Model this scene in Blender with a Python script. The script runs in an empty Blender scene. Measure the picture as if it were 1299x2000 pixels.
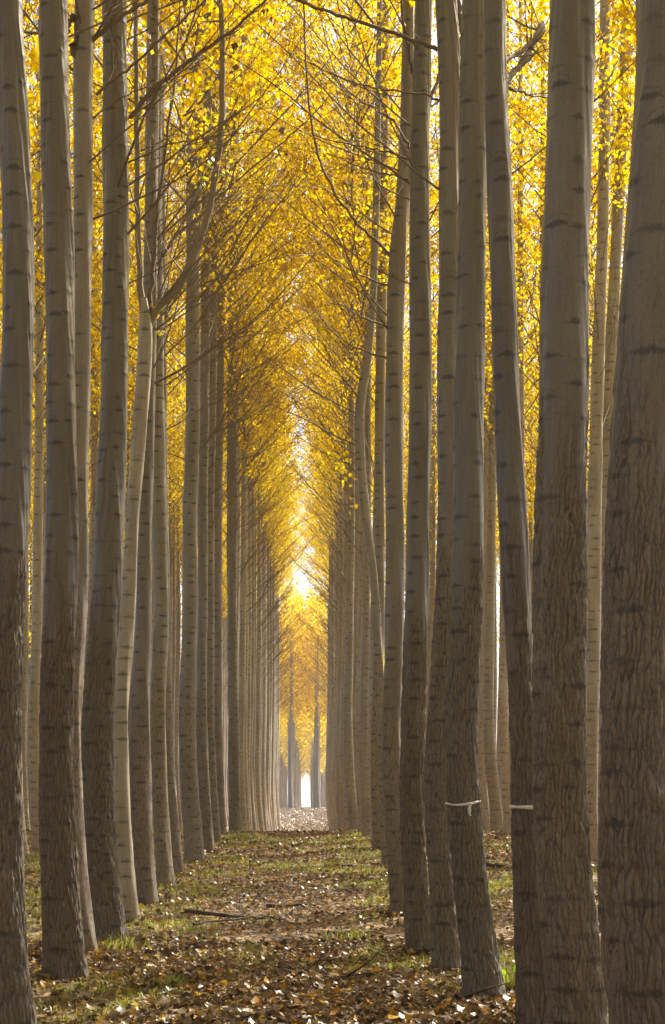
import bpy, math
import numpy as np
from mathutils import Vector

rng = np.random.default_rng(11)
scene = bpy.context.scene
col = scene.collection

# ------------------------------------------------------------------ camera, sky, sun, exposure
CAM_H = 1.46
F = 3300.0                      # focal length in photo pixels (photo 1299 x 2000)
VX, VY = 600.0, 1572.0          # vanishing point of the avenue
cam_data = bpy.data.cameras.new('camera')
cam = bpy.data.objects.new('camera', cam_data)
col.objects.link(cam)
cam.location = (0, 0, CAM_H)
cam.rotation_euler = (math.radians(90), 0, 0)
cam_data.sensor_fit = 'VERTICAL'
cam_data.sensor_height = 36
cam_data.lens = 36 * F / 2000
cam_data.shift_x = (649.5 - VX) / 2000
cam_data.shift_y = (VY - 1000) / 2000
cam_data.clip_start = 0.1
cam_data.clip_end = 9000
scene.camera = cam

SUN_AZ, SUN_EL = math.radians(41), math.radians(41)
world = bpy.data.worlds.new('World')
scene.world = world
world.use_nodes = True
wn = world.node_tree
sky = wn.nodes.new('ShaderNodeTexSky')
sky.sky_type = 'NISHITA'
sky.sun_disc = False
sky.sun_elevation = SUN_EL
sky.sun_rotation = SUN_AZ
sky.air_density = 0.8
sky.dust_density = 3.5
bg = wn.nodes['Background']
bg.inputs['Strength'].default_value = 0.12
wn.links.new(sky.outputs[0], bg.inputs['Color'])

sun_data = bpy.data.lights.new('sun', 'SUN')
sun_data.energy = 5.0
sun_data.angle = math.radians(0.55)
sun_data.color = (1.0, 0.91, 0.76)
sun = bpy.data.objects.new('sun', sun_data)
col.objects.link(sun)
to_sun = Vector((math.sin(SUN_AZ) * math.cos(SUN_EL), math.cos(SUN_AZ) * math.cos(SUN_EL), math.sin(SUN_EL)))
sun.rotation_euler = to_sun.to_track_quat('Z', 'Y').to_euler()
sun.location = (20, 60, 60)

scene.view_settings.view_transform = 'Standard'
scene.view_settings.look = 'None'
scene.view_settings.gamma = 1
scene.view_settings.use_curve_mapping = False
scene.view_settings.exposure = 1.4
scene.render.engine = 'CYCLES'
scene.cycles.max_bounces = 8
scene.cycles.diffuse_bounces = 6
scene.cycles.transmission_bounces = 6
scene.cycles.glossy_bounces = 2
scene.cycles.sample_clamp_indirect = 6
scene.cycles.use_denoising = True

# ------------------------------------------------------------------ helpers
def P(px, py, d):
    """photo pixel at a distance d along the avenue -> point"""
    return np.array([(px - VX) * d / F, d, CAM_H + (VY - py) * d / F])

def hash2(ix, iy, seed=0):
    v = np.sin(ix * 127.1 + iy * 311.7 + seed * 74.7) * 43758.5453
    return v - np.floor(v)

def vnoise(x, y, seed=0):
    ix, iy = np.floor(x), np.floor(y)
    fx, fy = x - ix, y - iy
    fx, fy = fx * fx * (3 - 2 * fx), fy * fy * (3 - 2 * fy)
    a, b = hash2(ix, iy, seed), hash2(ix + 1, iy, seed)
    c, d = hash2(ix, iy + 1, seed), hash2(ix + 1, iy + 1, seed)
    return (a * (1 - fx) + b * fx) * (1 - fy) + (c * (1 - fx) + d * fx) * fy

PROF_D = np.array([-400, 0, 12, 16, 19, 23, 29, 33, 37, 41, 44, 50, 60, 75, 95, 120, 150, 180, 220, 500, 6000.])
PROF_H = np.array([1.46, 1.46, 1.46, 1.41, 1.31, 1.15, 1.0, .9, .78, .69, .73, .95, 1.35, 1.62, 1.60, 1.35, .9, .5, .42, .6, .9])
_fd = np.arange(-400, 6000, .5)
_fh = np.interp(_fd, PROF_D, PROF_H)
_k = np.exp(-np.arange(-6, 7) ** 2 / 8.0); _k /= _k.sum()
_fh2 = np.convolve(_fh, _k, 'same'); _fh2[:8] = _fh[:8]; _fh2[-8:] = _fh[-8:]

def zg(x, y):
    x = np.asarray(x, float); y = np.asarray(y, float)
    z = CAM_H - np.interp(y, _fd, _fh2)
    fade = np.clip((70 - np.abs(y)) / 20, 0, 1) * np.clip((40 - np.abs(x)) / 10, 0, 1)
    z = z + fade * ((vnoise(x * .7, y * .5, 3) - .5) * .07 + (vnoise(x * 2.6, y * 2.6, 5) - .5) * .035)
    return z

def mesh_np(name, verts, faces, mats, uvs=None, smooth=False, mat_idx=None):
    """verts (n,3); faces: (m,3) or (m,4) array, or a list of such arrays"""
    me = bpy.data.meshes.new(name)
    verts = np.asarray(verts, np.float32)
    if not isinstance(faces, list):
        faces = [faces]
    faces = [np.asarray(f, np.int32) for f in faces if len(f)]
    loops = np.concatenate([f.ravel() for f in faces])
    counts = np.concatenate([np.full(len(f), f.shape[1], np.int32) for f in faces])
    starts = np.concatenate([[0], np.cumsum(counts)[:-1]]).astype(np.int32)
    me.vertices.add(len(verts)); me.vertices.foreach_set('co', verts.ravel())
    me.loops.add(len(loops)); me.loops.foreach_set('vertex_index', loops)
    me.polygons.add(len(counts)); me.polygons.foreach_set('loop_start', starts)
    if uvs is not None:
        uvl = me.uv_layers.new(name='UVMap')
        uvl.data.foreach_set('uv', np.asarray(uvs, np.float32).ravel())
    if mat_idx is not None:
        me.polygons.foreach_set('material_index', np.asarray(mat_idx, np.int32))
    if smooth is not False:
        sm = np.full(len(counts), bool(smooth)) if isinstance(smooth, bool) else np.asarray(smooth)
        me.polygons.foreach_set('use_smooth', sm)
    for m in (mats if isinstance(mats, (list, tuple)) else [mats]):
        me.materials.append(m)
    me.update(calc_edges=True)
    return me

def link(name, me, parent=None, loc=None, rot=None, scale=None):
    o = bpy.data.objects.new(name, me)
    col.objects.link(o)
    if parent is not None:
        o.parent = parent
    if loc is not None: o.location = loc
    if rot is not None: o.rotation_euler = rot
    if scale is not None: o.scale = scale
    return o

def tag(o, label=None, cat=None, group=None, kind=None):
    if label: o['label'] = label
    if cat: o['category'] = cat
    if group: o['group'] = group
    if kind: o['kind'] = kind
    return o

def empty(name, loc):
    o = bpy.data.objects.new(name, None)
    o.empty_display_size = .2
    col.objects.link(o)
    o.location = loc
    return o

def tube(pts, radii, sides, cap=True):
    """tapered tube along pts; verts, quads, tris"""
    pts = np.asarray(pts, float); radii = np.asarray(radii, float)
    n = len(pts)
    t = np.gradient(pts, axis=0)
    t /= np.linalg.norm(t, axis=1)[:, None] + 1e-9
    ref = np.array([0, 1., 0]) if abs(t[:, 1]).mean() < .8 else np.array([1., 0, 0])
    a = np.cross(ref, t); a /= np.linalg.norm(a, axis=1)[:, None] + 1e-9
    b = np.cross(t, a)
    th = np.linspace(0, 2 * np.pi, sides, endpoint=False)
    v = pts[:, None, :] + radii[:, None, None] * (np.cos(th)[None, :, None] * a[:, None, :] + np.sin(th)[None, :, None] * b[:, None, :])
    v = v.reshape(-1, 3)
    i = np.arange(n - 1)[:, None] * sides; j = np.arange(sides)[None, :]; j2 = (j + 1) % sides
    q = np.stack([i + j, i + j2, i + sides + j2, i + sides + j], -1).reshape(-1, 4)
    if cap:
        v = np.vstack([v, pts[-1:] + t[-1:] * radii[-1]])
        base = (n - 1) * sides
        tr = np.stack([base + np.arange(sides), base + (np.arange(sides) + 1) % sides, np.full(sides, n * sides)], -1)
    else:
        tr = np.zeros((0, 3), int)
    return v, q, tr

class Acc:
    """collects quads and tris into one mesh"""
    def __init__(s): s.v, s.q, s.t, s.n = [], [], [], 0
    def add(s, v, q=None, t=None):
        s.v.append(v)
        if q is not None and len(q): s.q.append(np.asarray(q) + s.n)
        if t is not None and len(t): s.t.append(np.asarray(t) + s.n)
        s.n += len(v)
    def tube(s, pts, radii, sides): s.add(*tube(pts, radii, sides))
    def get(s):
        f = []
        if s.q: f.append(np.vstack(s.q))
        if s.t: f.append(np.vstack(s.t))
        return np.vstack(s.v), f
    def mesh(s, name, mat, smooth=True):
        v, f = s.get()
        return mesh_np(name, v, f, mat, smooth=smooth)

# ------------------------------------------------------------------ materials
def new_mat(name):
    m = bpy.data.materials.new(name); m.use_nodes = True
    nt = m.node_tree; nt.nodes.clear()
    out = nt.nodes.new('ShaderNodeOutputMaterial')
    return m, nt, out

class NB:
    """small node-building helper"""
    def __init__(s, nt): s.nt = nt
    def _in(s, sock, v):
        if isinstance(v, bpy.types.NodeSocket): s.nt.links.new(v, sock)
        elif v is not None: sock.default_value = v
    def n(s, typ, **kw):
        nd = s.nt.nodes.new(typ)
        for k, v in kw.items(): setattr(nd, k, v)
        return nd
    def m(s, op, a, b=None, c=None, clamp=False):
        nd = s.n('ShaderNodeMath', operation=op); nd.use_clamp = clamp
        s._in(nd.inputs[0], a); s._in(nd.inputs[1], b); s._in(nd.inputs[2], c)
        return nd.outputs[0]
    def xyz(s, x, y, z=0.0):
        nd = s.n('ShaderNodeCombineXYZ')
        s._in(nd.inputs[0], x); s._in(nd.inputs[1], y); s._in(nd.inputs[2], z)
        return nd.outputs[0]
    def noise(s, vec, scale=1.0, detail=2.0, rough=.5, dims='3D'):
        nd = s.n('ShaderNodeTexNoise', noise_dimensions=dims)
        s._in(nd.inputs['Vector'], vec)
        nd.inputs['Scale'].default_value = scale; nd.inputs['Detail'].default_value = detail
        nd.inputs['Roughness'].default_value = rough
        return nd.outputs[0]
    def step(s, x, lo, hi):
        nd = s.n('ShaderNodeMapRange', interpolation_type='SMOOTHSTEP')
        s._in(nd.inputs[0], x); s._in(nd.inputs[1], lo); s._in(nd.inputs[2], hi)
        return nd.outputs[0]
    def mix(s, f, a, b):
        nd = s.n('ShaderNodeMix', data_type='RGBA')
        s._in(nd.inputs[0], f)
        for sock, v in ((nd.inputs[6], a), (nd.inputs[7], b)):
            s._in(sock, v if isinstance(v, bpy.types.NodeSocket) else (*v, 1))
        return nd.outputs[2]
    def ramp(s, f, stops, interp='LINEAR'):
        nd = s.n('ShaderNodeValToRGB'); cr = nd.color_ramp; cr.interpolation = interp
        while len(cr.elements) < len(stops): cr.elements.new(.5)
        for e, (p, c) in zip(cr.elements, stops): e.position = p; e.color = (*c, 1)
        s._in(nd.inputs[0], f)
        return nd.outputs[0]

def bark_material(name, displace=False, rough_top=3.2, pale=0.0, tone=1.0):
    m, nt, out = new_mat(name); b = NB(nt)
    uv = b.n('ShaderNodeUVMap').outputs[0]
    sep = b.n('ShaderNodeSeparateXYZ'); nt.links.new(uv, sep.inputs[0])
    u0, v0 = sep.outputs[0], sep.outputs[1]
    rnd = b.n('ShaderNodeObjectInfo').outputs['Random']
    u = b.m('ADD', u0, b.m('MULTIPLY', rnd, 37.0)); v = b.m('ADD', v0, b.m('MULTIPLY', rnd, 61.0))
    # where the furrowed bark gives way to smooth bark
    edge = b.noise(b.xyz(b.m('MULTIPLY', u, 9.0), b.m('MULTIPLY', v, 1.1)), 1.0, 3, .6, '2D')
    zt = b.m('ADD', b.m('MULTIPLY', rnd, 1.2), rough_top - .6)
    hh = b.m('SUBTRACT', b.m('ADD', v0, b.m('MULTIPLY', b.m('SUBTRACT', edge, .5), 2.6)), zt)
    rough = b.m('SUBTRACT', 1.0, b.step(hh, -.45, .45))
    # furrows: wandering, braided vertical cracks
    w1 = b.m('SUBTRACT', b.noise(b.xyz(b.m('MULTIPLY', u, 7.0), b.m('MULTIPLY', v, 7.0)), 1.0, 2, .5, '2D'), .5)
    w2 = b.m('SUBTRACT', b.noise(b.xyz(b.m('MULTIPLY', u, 22.0), b.m('MULTIPLY', v, 26.0), 3.0), 1.0, 2, .6, '3D'), .5)
    fu = b.m('ADD', b.m('MULTIPLY', u, 42.0), b.m('ADD', b.m('MULTIPLY', w1, 1.5), b.m('MULTIPLY', w2, .95)))
    fv = b.m('ADD', b.m('MULTIPLY', v, 4.6), b.m('MULTIPLY', w2, .35))
    vor = b.n('ShaderNodeTexVoronoi', voronoi_dimensions='2D', feature='DISTANCE_TO_EDGE')
    nt.links.new(b.xyz(fu, fv), vor.inputs['Vector']); vor.inputs['Scale'].default_value = 1.0
    e = vor.outputs['Distance']
    wid = b.m('ADD', .07, b.m('MULTIPLY', b.noise(b.xyz(b.m('MULTIPLY', u, 6.0), b.m('MULTIPLY', v, 2.0), 9.0), 1.0, 2), .13))
    brk = b.step(b.noise(b.xyz(b.m('MULTIPLY', u, 16.0), b.m('MULTIPLY', v, 9.0), 21.0), 1.0, 2, .6), .30, .58)
    crack = b.m('MULTIPLY', b.m('SUBTRACT', 1.0, b.step(e, .01, wid)), b.m('ADD', .4, b.m('MULTIPLY', brk, .6)))
    vor2 = b.n('ShaderNodeTexVoronoi', voronoi_dimensions='2D', feature='DISTANCE_TO_EDGE')
    nt.links.new(b.xyz(b.m('ADD', b.m('MULTIPLY', u, 88.0), b.m('MULTIPLY', w2, 2.4)), b.m('MULTIPLY', v, 15.0)), vor2.inputs['Vector']); vor2.inputs['Scale'].default_value = 1.0
    crack = b.m('MAXIMUM', crack, b.m('MULTIPLY', b.m('SUBTRACT', 1.0, b.step(vor2.outputs['Distance'], .02, .2)), .42))
    crack_r = b.m('MULTIPLY', crack, rough)
    ridge = b.step(e, 0.0, .36)
    # branch scars: ragged dark lenses, one per cell
    CU, CV = .27, .175
    su, sv = b.m('DIVIDE', u, CU), b.m('DIVIDE', v, CV)
    vs = b.n('ShaderNodeTexVoronoi', voronoi_dimensions='2D', feature='F1')
    nt.links.new(b.xyz(su, sv), vs.inputs['Vector']); vs.inputs['Scale'].default_value = 1.0
    vs.inputs['Randomness'].default_value = .62
    sp = b.n('ShaderNodeSeparateXYZ'); nt.links.new(vs.outputs['Position'], sp.inputs[0])
    sc = b.n('ShaderNodeSeparateColor'); nt.links.new(vs.outputs['Color'], sc.inputs[0])
    du = b.m('MULTIPLY', b.m('SUBTRACT', su, sp.outputs[0]), CU)
    dv = b.m('MULTIPLY', b.m('SUBTRACT', sv, sp.outputs[1]), CV)
    jag = b.noise(b.xyz(b.m('MULTIPLY', u, 170.0), b.m('MULTIPLY', v, 9.0)), 1.0, 2, .7, '2D')
    wob = b.m('MULTIPLY', b.m('SUBTRACT', b.noise(b.xyz(b.m('MULTIPLY', u, 30.0), b.m('MULTIPLY', v, 30.0)), 1.0, 2, .6, '2D'), .5), .022)
    arch = b.m('MULTIPLY', b.m('MULTIPLY', du, du), b.m('MULTIPLY', sc.outputs[2], 1.6))
    dv2 = b.m('ABSOLUTE', b.m('ADD', b.m('ADD', dv, arch), wob))
    half_w = b.m('ADD', .042, b.m('MULTIPLY', sc.outputs[0], .066))
    half_h = b.m('ADD', .005, b.m('MULTIPLY', b.m('POWER', jag, 1.8), .062))
    dw = b.m('DIVIDE', du, half_w)
    lens = b.m('SUBTRACT', b.m('SUBTRACT', 1.0, b.m('MULTIPLY', dw, dw)), b.m('DIVIDE', dv2, half_h))
    strength = b.m('ADD', .08, b.m('MULTIPLY', b.step(sc.outputs[1], -.35, .5), .92 if pale < .3 else .7))
    scar = b.m('MULTIPLY', b.step(lens, -.05, .55), strength)
    line = b.m('MULTIPLY', b.m('SUBTRACT', 1.0, b.step(dv2, .001, .0075)), b.m('SUBTRACT', 1.0, b.step(b.m('ABSOLUTE', du), b.m('MULTIPLY', half_w, .9), b.m('MULTIPLY', half_w, 1.7))))
    scar = b.m('MAXIMUM', scar, b.m('MULTIPLY', line, .55))
    # arched ring over some of the scars
    rr = b.m('SQRT', b.m('ADD', b.m('MULTIPLY', du, du), b.m('MULTIPLY', b.m('MULTIPLY', dv, dv), 2.6)))
    ring = b.m('SUBTRACT', 1.0, b.step(b.m('ABSOLUTE', b.m('SUBTRACT', b.m('ADD', rr, wob), b.m('MULTIPLY', half_w, .8))), .001, .008))
    ring = b.m('MULTIPLY', b.m('MULTIPLY', ring, b.step(dv, -.004, .012)), b.step(sc.outputs[2], .5, .62))
    scar = b.m('MAXIMUM', scar, b.m('MULTIPLY', ring, .5))
    # small lenticel dashes between the scars
    vl = b.n('ShaderNodeTexVoronoi', voronoi_dimensions='2D', feature='F1'); vl.inputs['Scale'].default_value = 1.0
    lu, lv_ = b.m('DIVIDE', u, .075), b.m('DIVIDE', v, .055)
    nt.links.new(b.xyz(lu, lv_), vl.inputs['Vector'])
    lp = b.n('ShaderNodeSeparateXYZ'); nt.links.new(vl.outputs['Position'], lp.inputs[0])
    lc = b.n('ShaderNodeSeparateColor'); nt.links.new(vl.outputs['Color'], lc.inputs[0])
    ldu = b.m('DIVIDE', b.m('MULTIPLY', b.m('ABSOLUTE', b.m('SUBTRACT', lu, lp.outputs[0])), .075), b.m('ADD', .006, b.m('MULTIPLY', lc.outputs[0], .02)))
    ldv = b.m('DIVIDE', b.m('MULTIPLY', b.m('ABSOLUTE', b.m('SUBTRACT', lv_, lp.outputs[1])), .055), b.m('ADD', .0025, b.m('MULTIPLY', jag, .006)))
    dash = b.m('MULTIPLY', b.step(b.m('SUBTRACT', 1.0, b.m('ADD', ldu, ldv)), 0.0, .5), b.step(lc.outputs[1], .45, .95))
    scar = b.m('MAXIMUM', scar, b.m('MULTIPLY', dash, .5))
    # thin reddish vertical splits on the smooth bark
    sl = b.noise(b.xyz(b.m('MULTIPLY', u, 24.0), b.m('MULTIPLY', v, 1.9), 5.0), 1.0, 1.5, .5, '3D')
    slm = b.step(b.noise(b.xyz(b.m('MULTIPLY', u, 4.0), b.m('MULTIPLY', v, 1.5), 8.0), 1.0, 2), .50, .62)
    split = b.m('MULTIPLY', b.m('SUBTRACT', 1.0, b.step(b.m('ABSOLUTE', b.m('SUBTRACT', sl, .5)), .003, .016)), slm)
    split = b.m('MULTIPLY', split, b.step(hh, 2.6, -.2))
    # colours
    big = b.noise(b.xyz(b.m('MULTIPLY', u, 3.5), b.m('MULTIPLY', v, .9), 1.0), 1.0, 3, .6)
    fine = b.noise(b.xyz(b.m('MULTIPLY', u, 110.0), b.m('MULTIPLY', v, 40.0), 2.0), 1.0, 4, .75)
    streak = b.noise(b.xyz(b.m('MULTIPLY', u, 60.0), b.m('MULTIPLY', v, 3.0), 6.0), 1.0, 3, .6)
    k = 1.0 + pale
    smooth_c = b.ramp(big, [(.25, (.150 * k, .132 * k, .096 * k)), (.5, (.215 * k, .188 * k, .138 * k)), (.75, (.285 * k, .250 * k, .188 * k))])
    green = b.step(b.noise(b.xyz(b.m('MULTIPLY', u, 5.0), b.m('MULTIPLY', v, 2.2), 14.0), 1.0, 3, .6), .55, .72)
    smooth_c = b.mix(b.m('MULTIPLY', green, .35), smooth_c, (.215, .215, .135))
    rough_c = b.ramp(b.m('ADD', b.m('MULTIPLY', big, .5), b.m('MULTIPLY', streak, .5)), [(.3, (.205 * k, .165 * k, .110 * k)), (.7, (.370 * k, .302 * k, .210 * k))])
    rough_c = b.mix(b.m('MULTIPLY', green, .25), rough_c, (.17, .165, .10))
    c = b.mix(rough, smooth_c, rough_c)
    c = b.mix(b.m('MULTIPLY', b.m('SUBTRACT', fine, .44), 2.2, clamp=True), c, (.085, .072, .052))
    c = b.mix(b.m('MULTIPLY', b.step(streak, .48, .72), .42), c, (.11, .092, .066))
    c = b.mix(b.m('MULTIPLY', split, .75), c, (.13, .075, .045))
    c = b.mix(b.m('MULTIPLY', crack_r, .92 if pale < .3 else .6), c, (.040, .031, .022))
    c = b.mix(b.m('MULTIPLY', scar, b.m('SUBTRACT', .95, b.m('MULTIPLY', rough, .16))), c, (.045, .037, .026))
    r2 = b.m('FRACT', b.m('MULTIPLY', rnd, 7.31)); r3 = b.m('FRACT', b.m('MULTIPLY', rnd, 23.7))
    tint = b.n('ShaderNodeHueSaturation'); nt.links.new(c, tint.inputs['Color'])
    nt.links.new(b.m('ADD', .485, b.m('MULTIPLY', r2, .03)), tint.inputs['Hue'])
    nt.links.new(b.m('ADD', .85, b.m('MULTIPLY', r3, .35)), tint.inputs['Saturation'])
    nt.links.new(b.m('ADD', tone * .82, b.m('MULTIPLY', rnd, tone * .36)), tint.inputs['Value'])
    c = tint.outputs[0]
    # relief in metres
    h_r = b.m('MULTIPLY', b.m('MULTIPLY', ridge, rough), .012)
    h_s = b.m('MULTIPLY', scar, .0035)
    knob = b.noise(b.xyz(b.m('MULTIPLY', u, 17.0), b.m('MULTIPLY', v, 11.0), 31.0), 1.0, 3, .6)
    h_f = b.m('ADD', b.m('MULTIPLY', fine, .0022), b.m('MULTIPLY', b.m('MULTIPLY', knob, rough), .012))
    h = b.m('ADD', b.m('ADD', h_r, h_s), b.m('SUBTRACT', h_f, b.m('MULTIPLY', split, .003)))
    h = b.m('SUBTRACT', h, b.m('MULTIPLY', rough, .014))
    bs = b.n('ShaderNodeBsdfPrincipled')
    nt.links.new(c, bs.inputs['Base Color'])
    nt.links.new(b.m('ADD', .38, b.m('MULTIPLY', rough, .26)), bs.inputs['Roughness'])
    bs.inputs['Specular IOR Level'].default_value = .8
    if displace:
        dn = b.n('ShaderNodeDisplacement'); dn.inputs['Midlevel'].default_value = 0; dn.inputs['Scale'].default_value = 1
        nt.links.new(h, dn.inputs['Height']); nt.links.new(dn.outputs[0], out.inputs['Displacement'])
        m.displacement_method = 'DISPLACEMENT'
    nt.links.new(bs.outputs[0], out.inputs['Surface'])
    return m

def leaf_material(name, stops, trans=.55, rough=.45, spec=.12, per_object=False, tgain=1.0, gloss=.6, vary=False):
    m, nt, out = new_mat(name); b = NB(nt)
    r = b.n('ShaderNodeObjectInfo').outputs['Random'] if per_object else b.n('ShaderNodeNewGeometry').outputs['Random Per Island']
    c = b.ramp(r, stops)
    if vary:
        oi = b.n('ShaderNodeObjectInfo').outputs['Random']
        pn = b.noise(b.n('ShaderNodeNewGeometry').outputs['Position'], .9, 3, .6)
        k = b.m('ADD', b.m('MULTIPLY', oi, .5), b.m('MULTIPLY', b.step(pn, .3, .7), .5))
        hs = b.n('ShaderNodeHueSaturation'); nt.links.new(c, hs.inputs['Color'])
        nt.links.new(b.m('ADD', .497, b.m('MULTIPLY', k, .023)), hs.inputs['Hue'])
        nt.links.new(b.m('ADD', .80, b.m('MULTIPLY', k, .30)), hs.inputs['Value'])
        c = hs.outputs[0]
    df = b.n('ShaderNodeBsdfDiffuse'); nt.links.new(c, df.inputs[0])
    tr = b.n('ShaderNodeBsdfTranslucent')
    if tgain != 1.0:
        g = b.n('ShaderNodeHueSaturation'); g.inputs['Value'].default_value = tgain; g.inputs['Saturation'].default_value = 1.04
        nt.links.new(c, g.inputs['Color']); nt.links.new(g.outputs[0], tr.inputs[0])
    else:
        nt.links.new(c, tr.inputs[0])
    mx = b.n('ShaderNodeMixShader'); mx.inputs[0].default_value = trans
    nt.links.new(df.outputs[0], mx.inputs[1]); nt.links.new(tr.outputs[0], mx.inputs[2])
    gl = b.n('ShaderNodeBsdfGlossy'); gl.inputs['Roughness'].default_value = rough
    gl.inputs['Color'].default_value = (1, 1, 1, 1)
    fr = b.n('ShaderNodeFresnel'); fr.inputs[0].default_value = 1.42
    mg = b.n('ShaderNodeMixShader')
    nt.links.new(b.m('ADD', b.m('MULTIPLY', fr.outputs[0], gloss), spec * .3), mg.inputs[0])
    nt.links.new(mx.outputs[0], mg.inputs[1]); nt.links.new(gl.outputs[0], mg.inputs[2])
    nt.links.new(mg.outputs[0], out.inputs['Surface'])
    return m

def plain(name, c1, c2, scale=30, rough=.8, spec=.3):
    m, nt, out = new_mat(name); b = NB(nt)
    tc = b.n('ShaderNodeTexCoord').outputs['Object']
    bs = b.n('ShaderNodeBsdfPrincipled')
    nt.links.new(b.mix(b.noise(tc, scale, 3), c1, c2), bs.inputs['Base Color'])
    bs.inputs['Roughness'].default_value = rough; bs.inputs['Specular IOR Level'].default_value = spec
    nt.links.new(bs.outputs[0], out.inputs['Surface'])
    return m

M = {}
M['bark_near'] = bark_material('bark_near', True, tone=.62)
M['bark_mid'] = bark_material('bark_mid', False, rough_top=3.0, pale=.22, tone=.76)  # tone between near and far bark, some of the far trunks' light painted in
M['bark'] = bark_material('bark', False, rough_top=2.6, pale=.7)  # smoother paler bark; bounced light on the farther trunks is put into its colour
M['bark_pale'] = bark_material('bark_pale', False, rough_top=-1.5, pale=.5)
M['twig'] = plain('twig_bark', (.13, .10, .072), (.24, .19, .14), 12)
M['bough'] = plain('bough_bark', (.20, .175, .12), (.30, .26, .19), 9)
M['deadwood'] = plain('dead_wood', (.05, .038, .028), (.13, .10, .075), 25)
M['leaf'] = leaf_material('autumn_leaf', [(0, (.52, .29, .004)), (.12, (.66, .40, .003)), (.5, (.78, .54, .003)), (.85, (.80, .60, .005)), (.96, (.64, .56, .008)), (1, (.40, .19, .01))], .68, .6, .0, tgain=1.24, gloss=.10, vary=True)
M['leaf_green'] = leaf_material('turning_leaf', [(0, (.22, .42, .02)), (.4, (.45, .50, .02)), (.7, (.72, .52, .02)), (1, (.7, .42, .02))], .6, gloss=.15)
M['leaf_dead'] = leaf_material('withered_leaf', [(0, (.06, .035, .018)), (.6, (.13, .08, .045)), (1, (.20, .13, .075))], .25)
LITTER = [(0, (.04, .023, .011)), (.2, (.09, .051, .021)), (.42, (.155, .094, .036)), (.64, (.215, .142, .056)), (.79, (.29, .20, .085)), (.88, (.24, .098, .017)), (.95, (.46, .23, .016)), (1, (.62, .41, .03))]
M['litter'] = leaf_material('fallen_leaf_litter', LITTER, .22, .36, .05, gloss=.32)
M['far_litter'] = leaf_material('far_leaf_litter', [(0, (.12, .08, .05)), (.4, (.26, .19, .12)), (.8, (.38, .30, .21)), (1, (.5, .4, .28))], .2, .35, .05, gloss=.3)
M['fallen'] = leaf_material('fallen_leaf', LITTER, .22, .38, .04, per_object=True, gloss=.10)
M['grass'] = leaf_material('grass_blade', [(0, (.14, .20, .014)), (.35, (.25, .33, .02)), (.6, (.37, .39, .04)), (.8, (.44, .38, .10)), (1, (.48, .39, .17))], .5, .5, .0, gloss=.12)
M['ribbon'] = plain('white_ribbon', (.58, .57, .55), (.66, .65, .63), 20, .45)

# ground
m, nt, out = new_mat('forest_floor'); b = NB(nt); M['ground'] = m
pos = b.n('ShaderNodeNewGeometry').outputs['Position']
vo = b.n('ShaderNodeTexVoronoi', feature='F1'); nt.links.new(pos, vo.inputs['Vector']); vo.inputs['Scale'].default_value = 13
sc = b.n('ShaderNodeSeparateColor'); nt.links.new(vo.outputs['Color'], sc.inputs[0])
lf = b.ramp(sc.outputs[0], [(0, (.05, .03, .016)), (.35, (.13, .075, .035)), (.6, (.22, .135, .065)), (.85, (.30, .205, .115)), (1, (.44, .25, .04))])
soil = b.mix(b.noise(pos, 9, 4, .6), (.045, .032, .02), (.12, .08, .045))
c = b.mix(b.step(b.noise(pos, 3, 3), .35, .55), soil, lf)
gm = b.step(b.noise(pos, .55, 4, .65), .56, .66)
c = b.mix(b.m('MULTIPLY', gm, .7), c, (.11, .12, .03))
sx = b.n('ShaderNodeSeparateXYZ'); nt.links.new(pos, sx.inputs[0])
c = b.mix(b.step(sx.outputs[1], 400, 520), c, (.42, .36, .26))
bs = b.n('ShaderNodeBsdfPrincipled'); nt.links.new(c, bs.inputs['Base Color']); bs.inputs['Roughness'].default_value = .75
bp = b.n('ShaderNodeBump'); bp.inputs['Distance'].default_value = .03; bp.inputs['Strength'].default_value = .8
nt.links.new(b.m('ADD', sc.outputs[1], b.noise(pos, 25, 3)), bp.inputs['Height']); nt.links.new(bp.outputs[0], bs.inputs['Normal'])
nt.links.new(bs.outputs[0], out.inputs['Surface'])

# ------------------------------------------------------------------ ground sheet
ys = np.concatenate([np.arange(-300, -20, 40), np.arange(-20, 8, 2), np.arange(8, 48, .16), np.arange(48, 200, 1.5), np.arange(200, 600, 12), np.geomspace(600, 5500, 24)])
xp = np.concatenate([np.arange(0, 4, .14), np.arange(4, 14, .5), np.arange(14, 60, 4), np.geomspace(60, 4000, 16)])
xs = np.concatenate([-xp[:0:-1], xp])
XX, YY = np.meshgrid(xs, ys)
gv = np.stack([XX, YY, zg(XX, YY)], -1).reshape(-1, 3)
nx, ny = len(xs), len(ys)
ii = (np.arange(ny - 1)[:, None] * nx + np.arange(nx - 1)[None, :])
gq = np.stack([ii, ii + 1, ii + nx + 1, ii + nx], -1).reshape(-1, 4)
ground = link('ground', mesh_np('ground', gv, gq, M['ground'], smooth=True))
tag(ground, 'leaf strewn forest floor of the avenue rising to a low crest', kind='structure')

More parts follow.
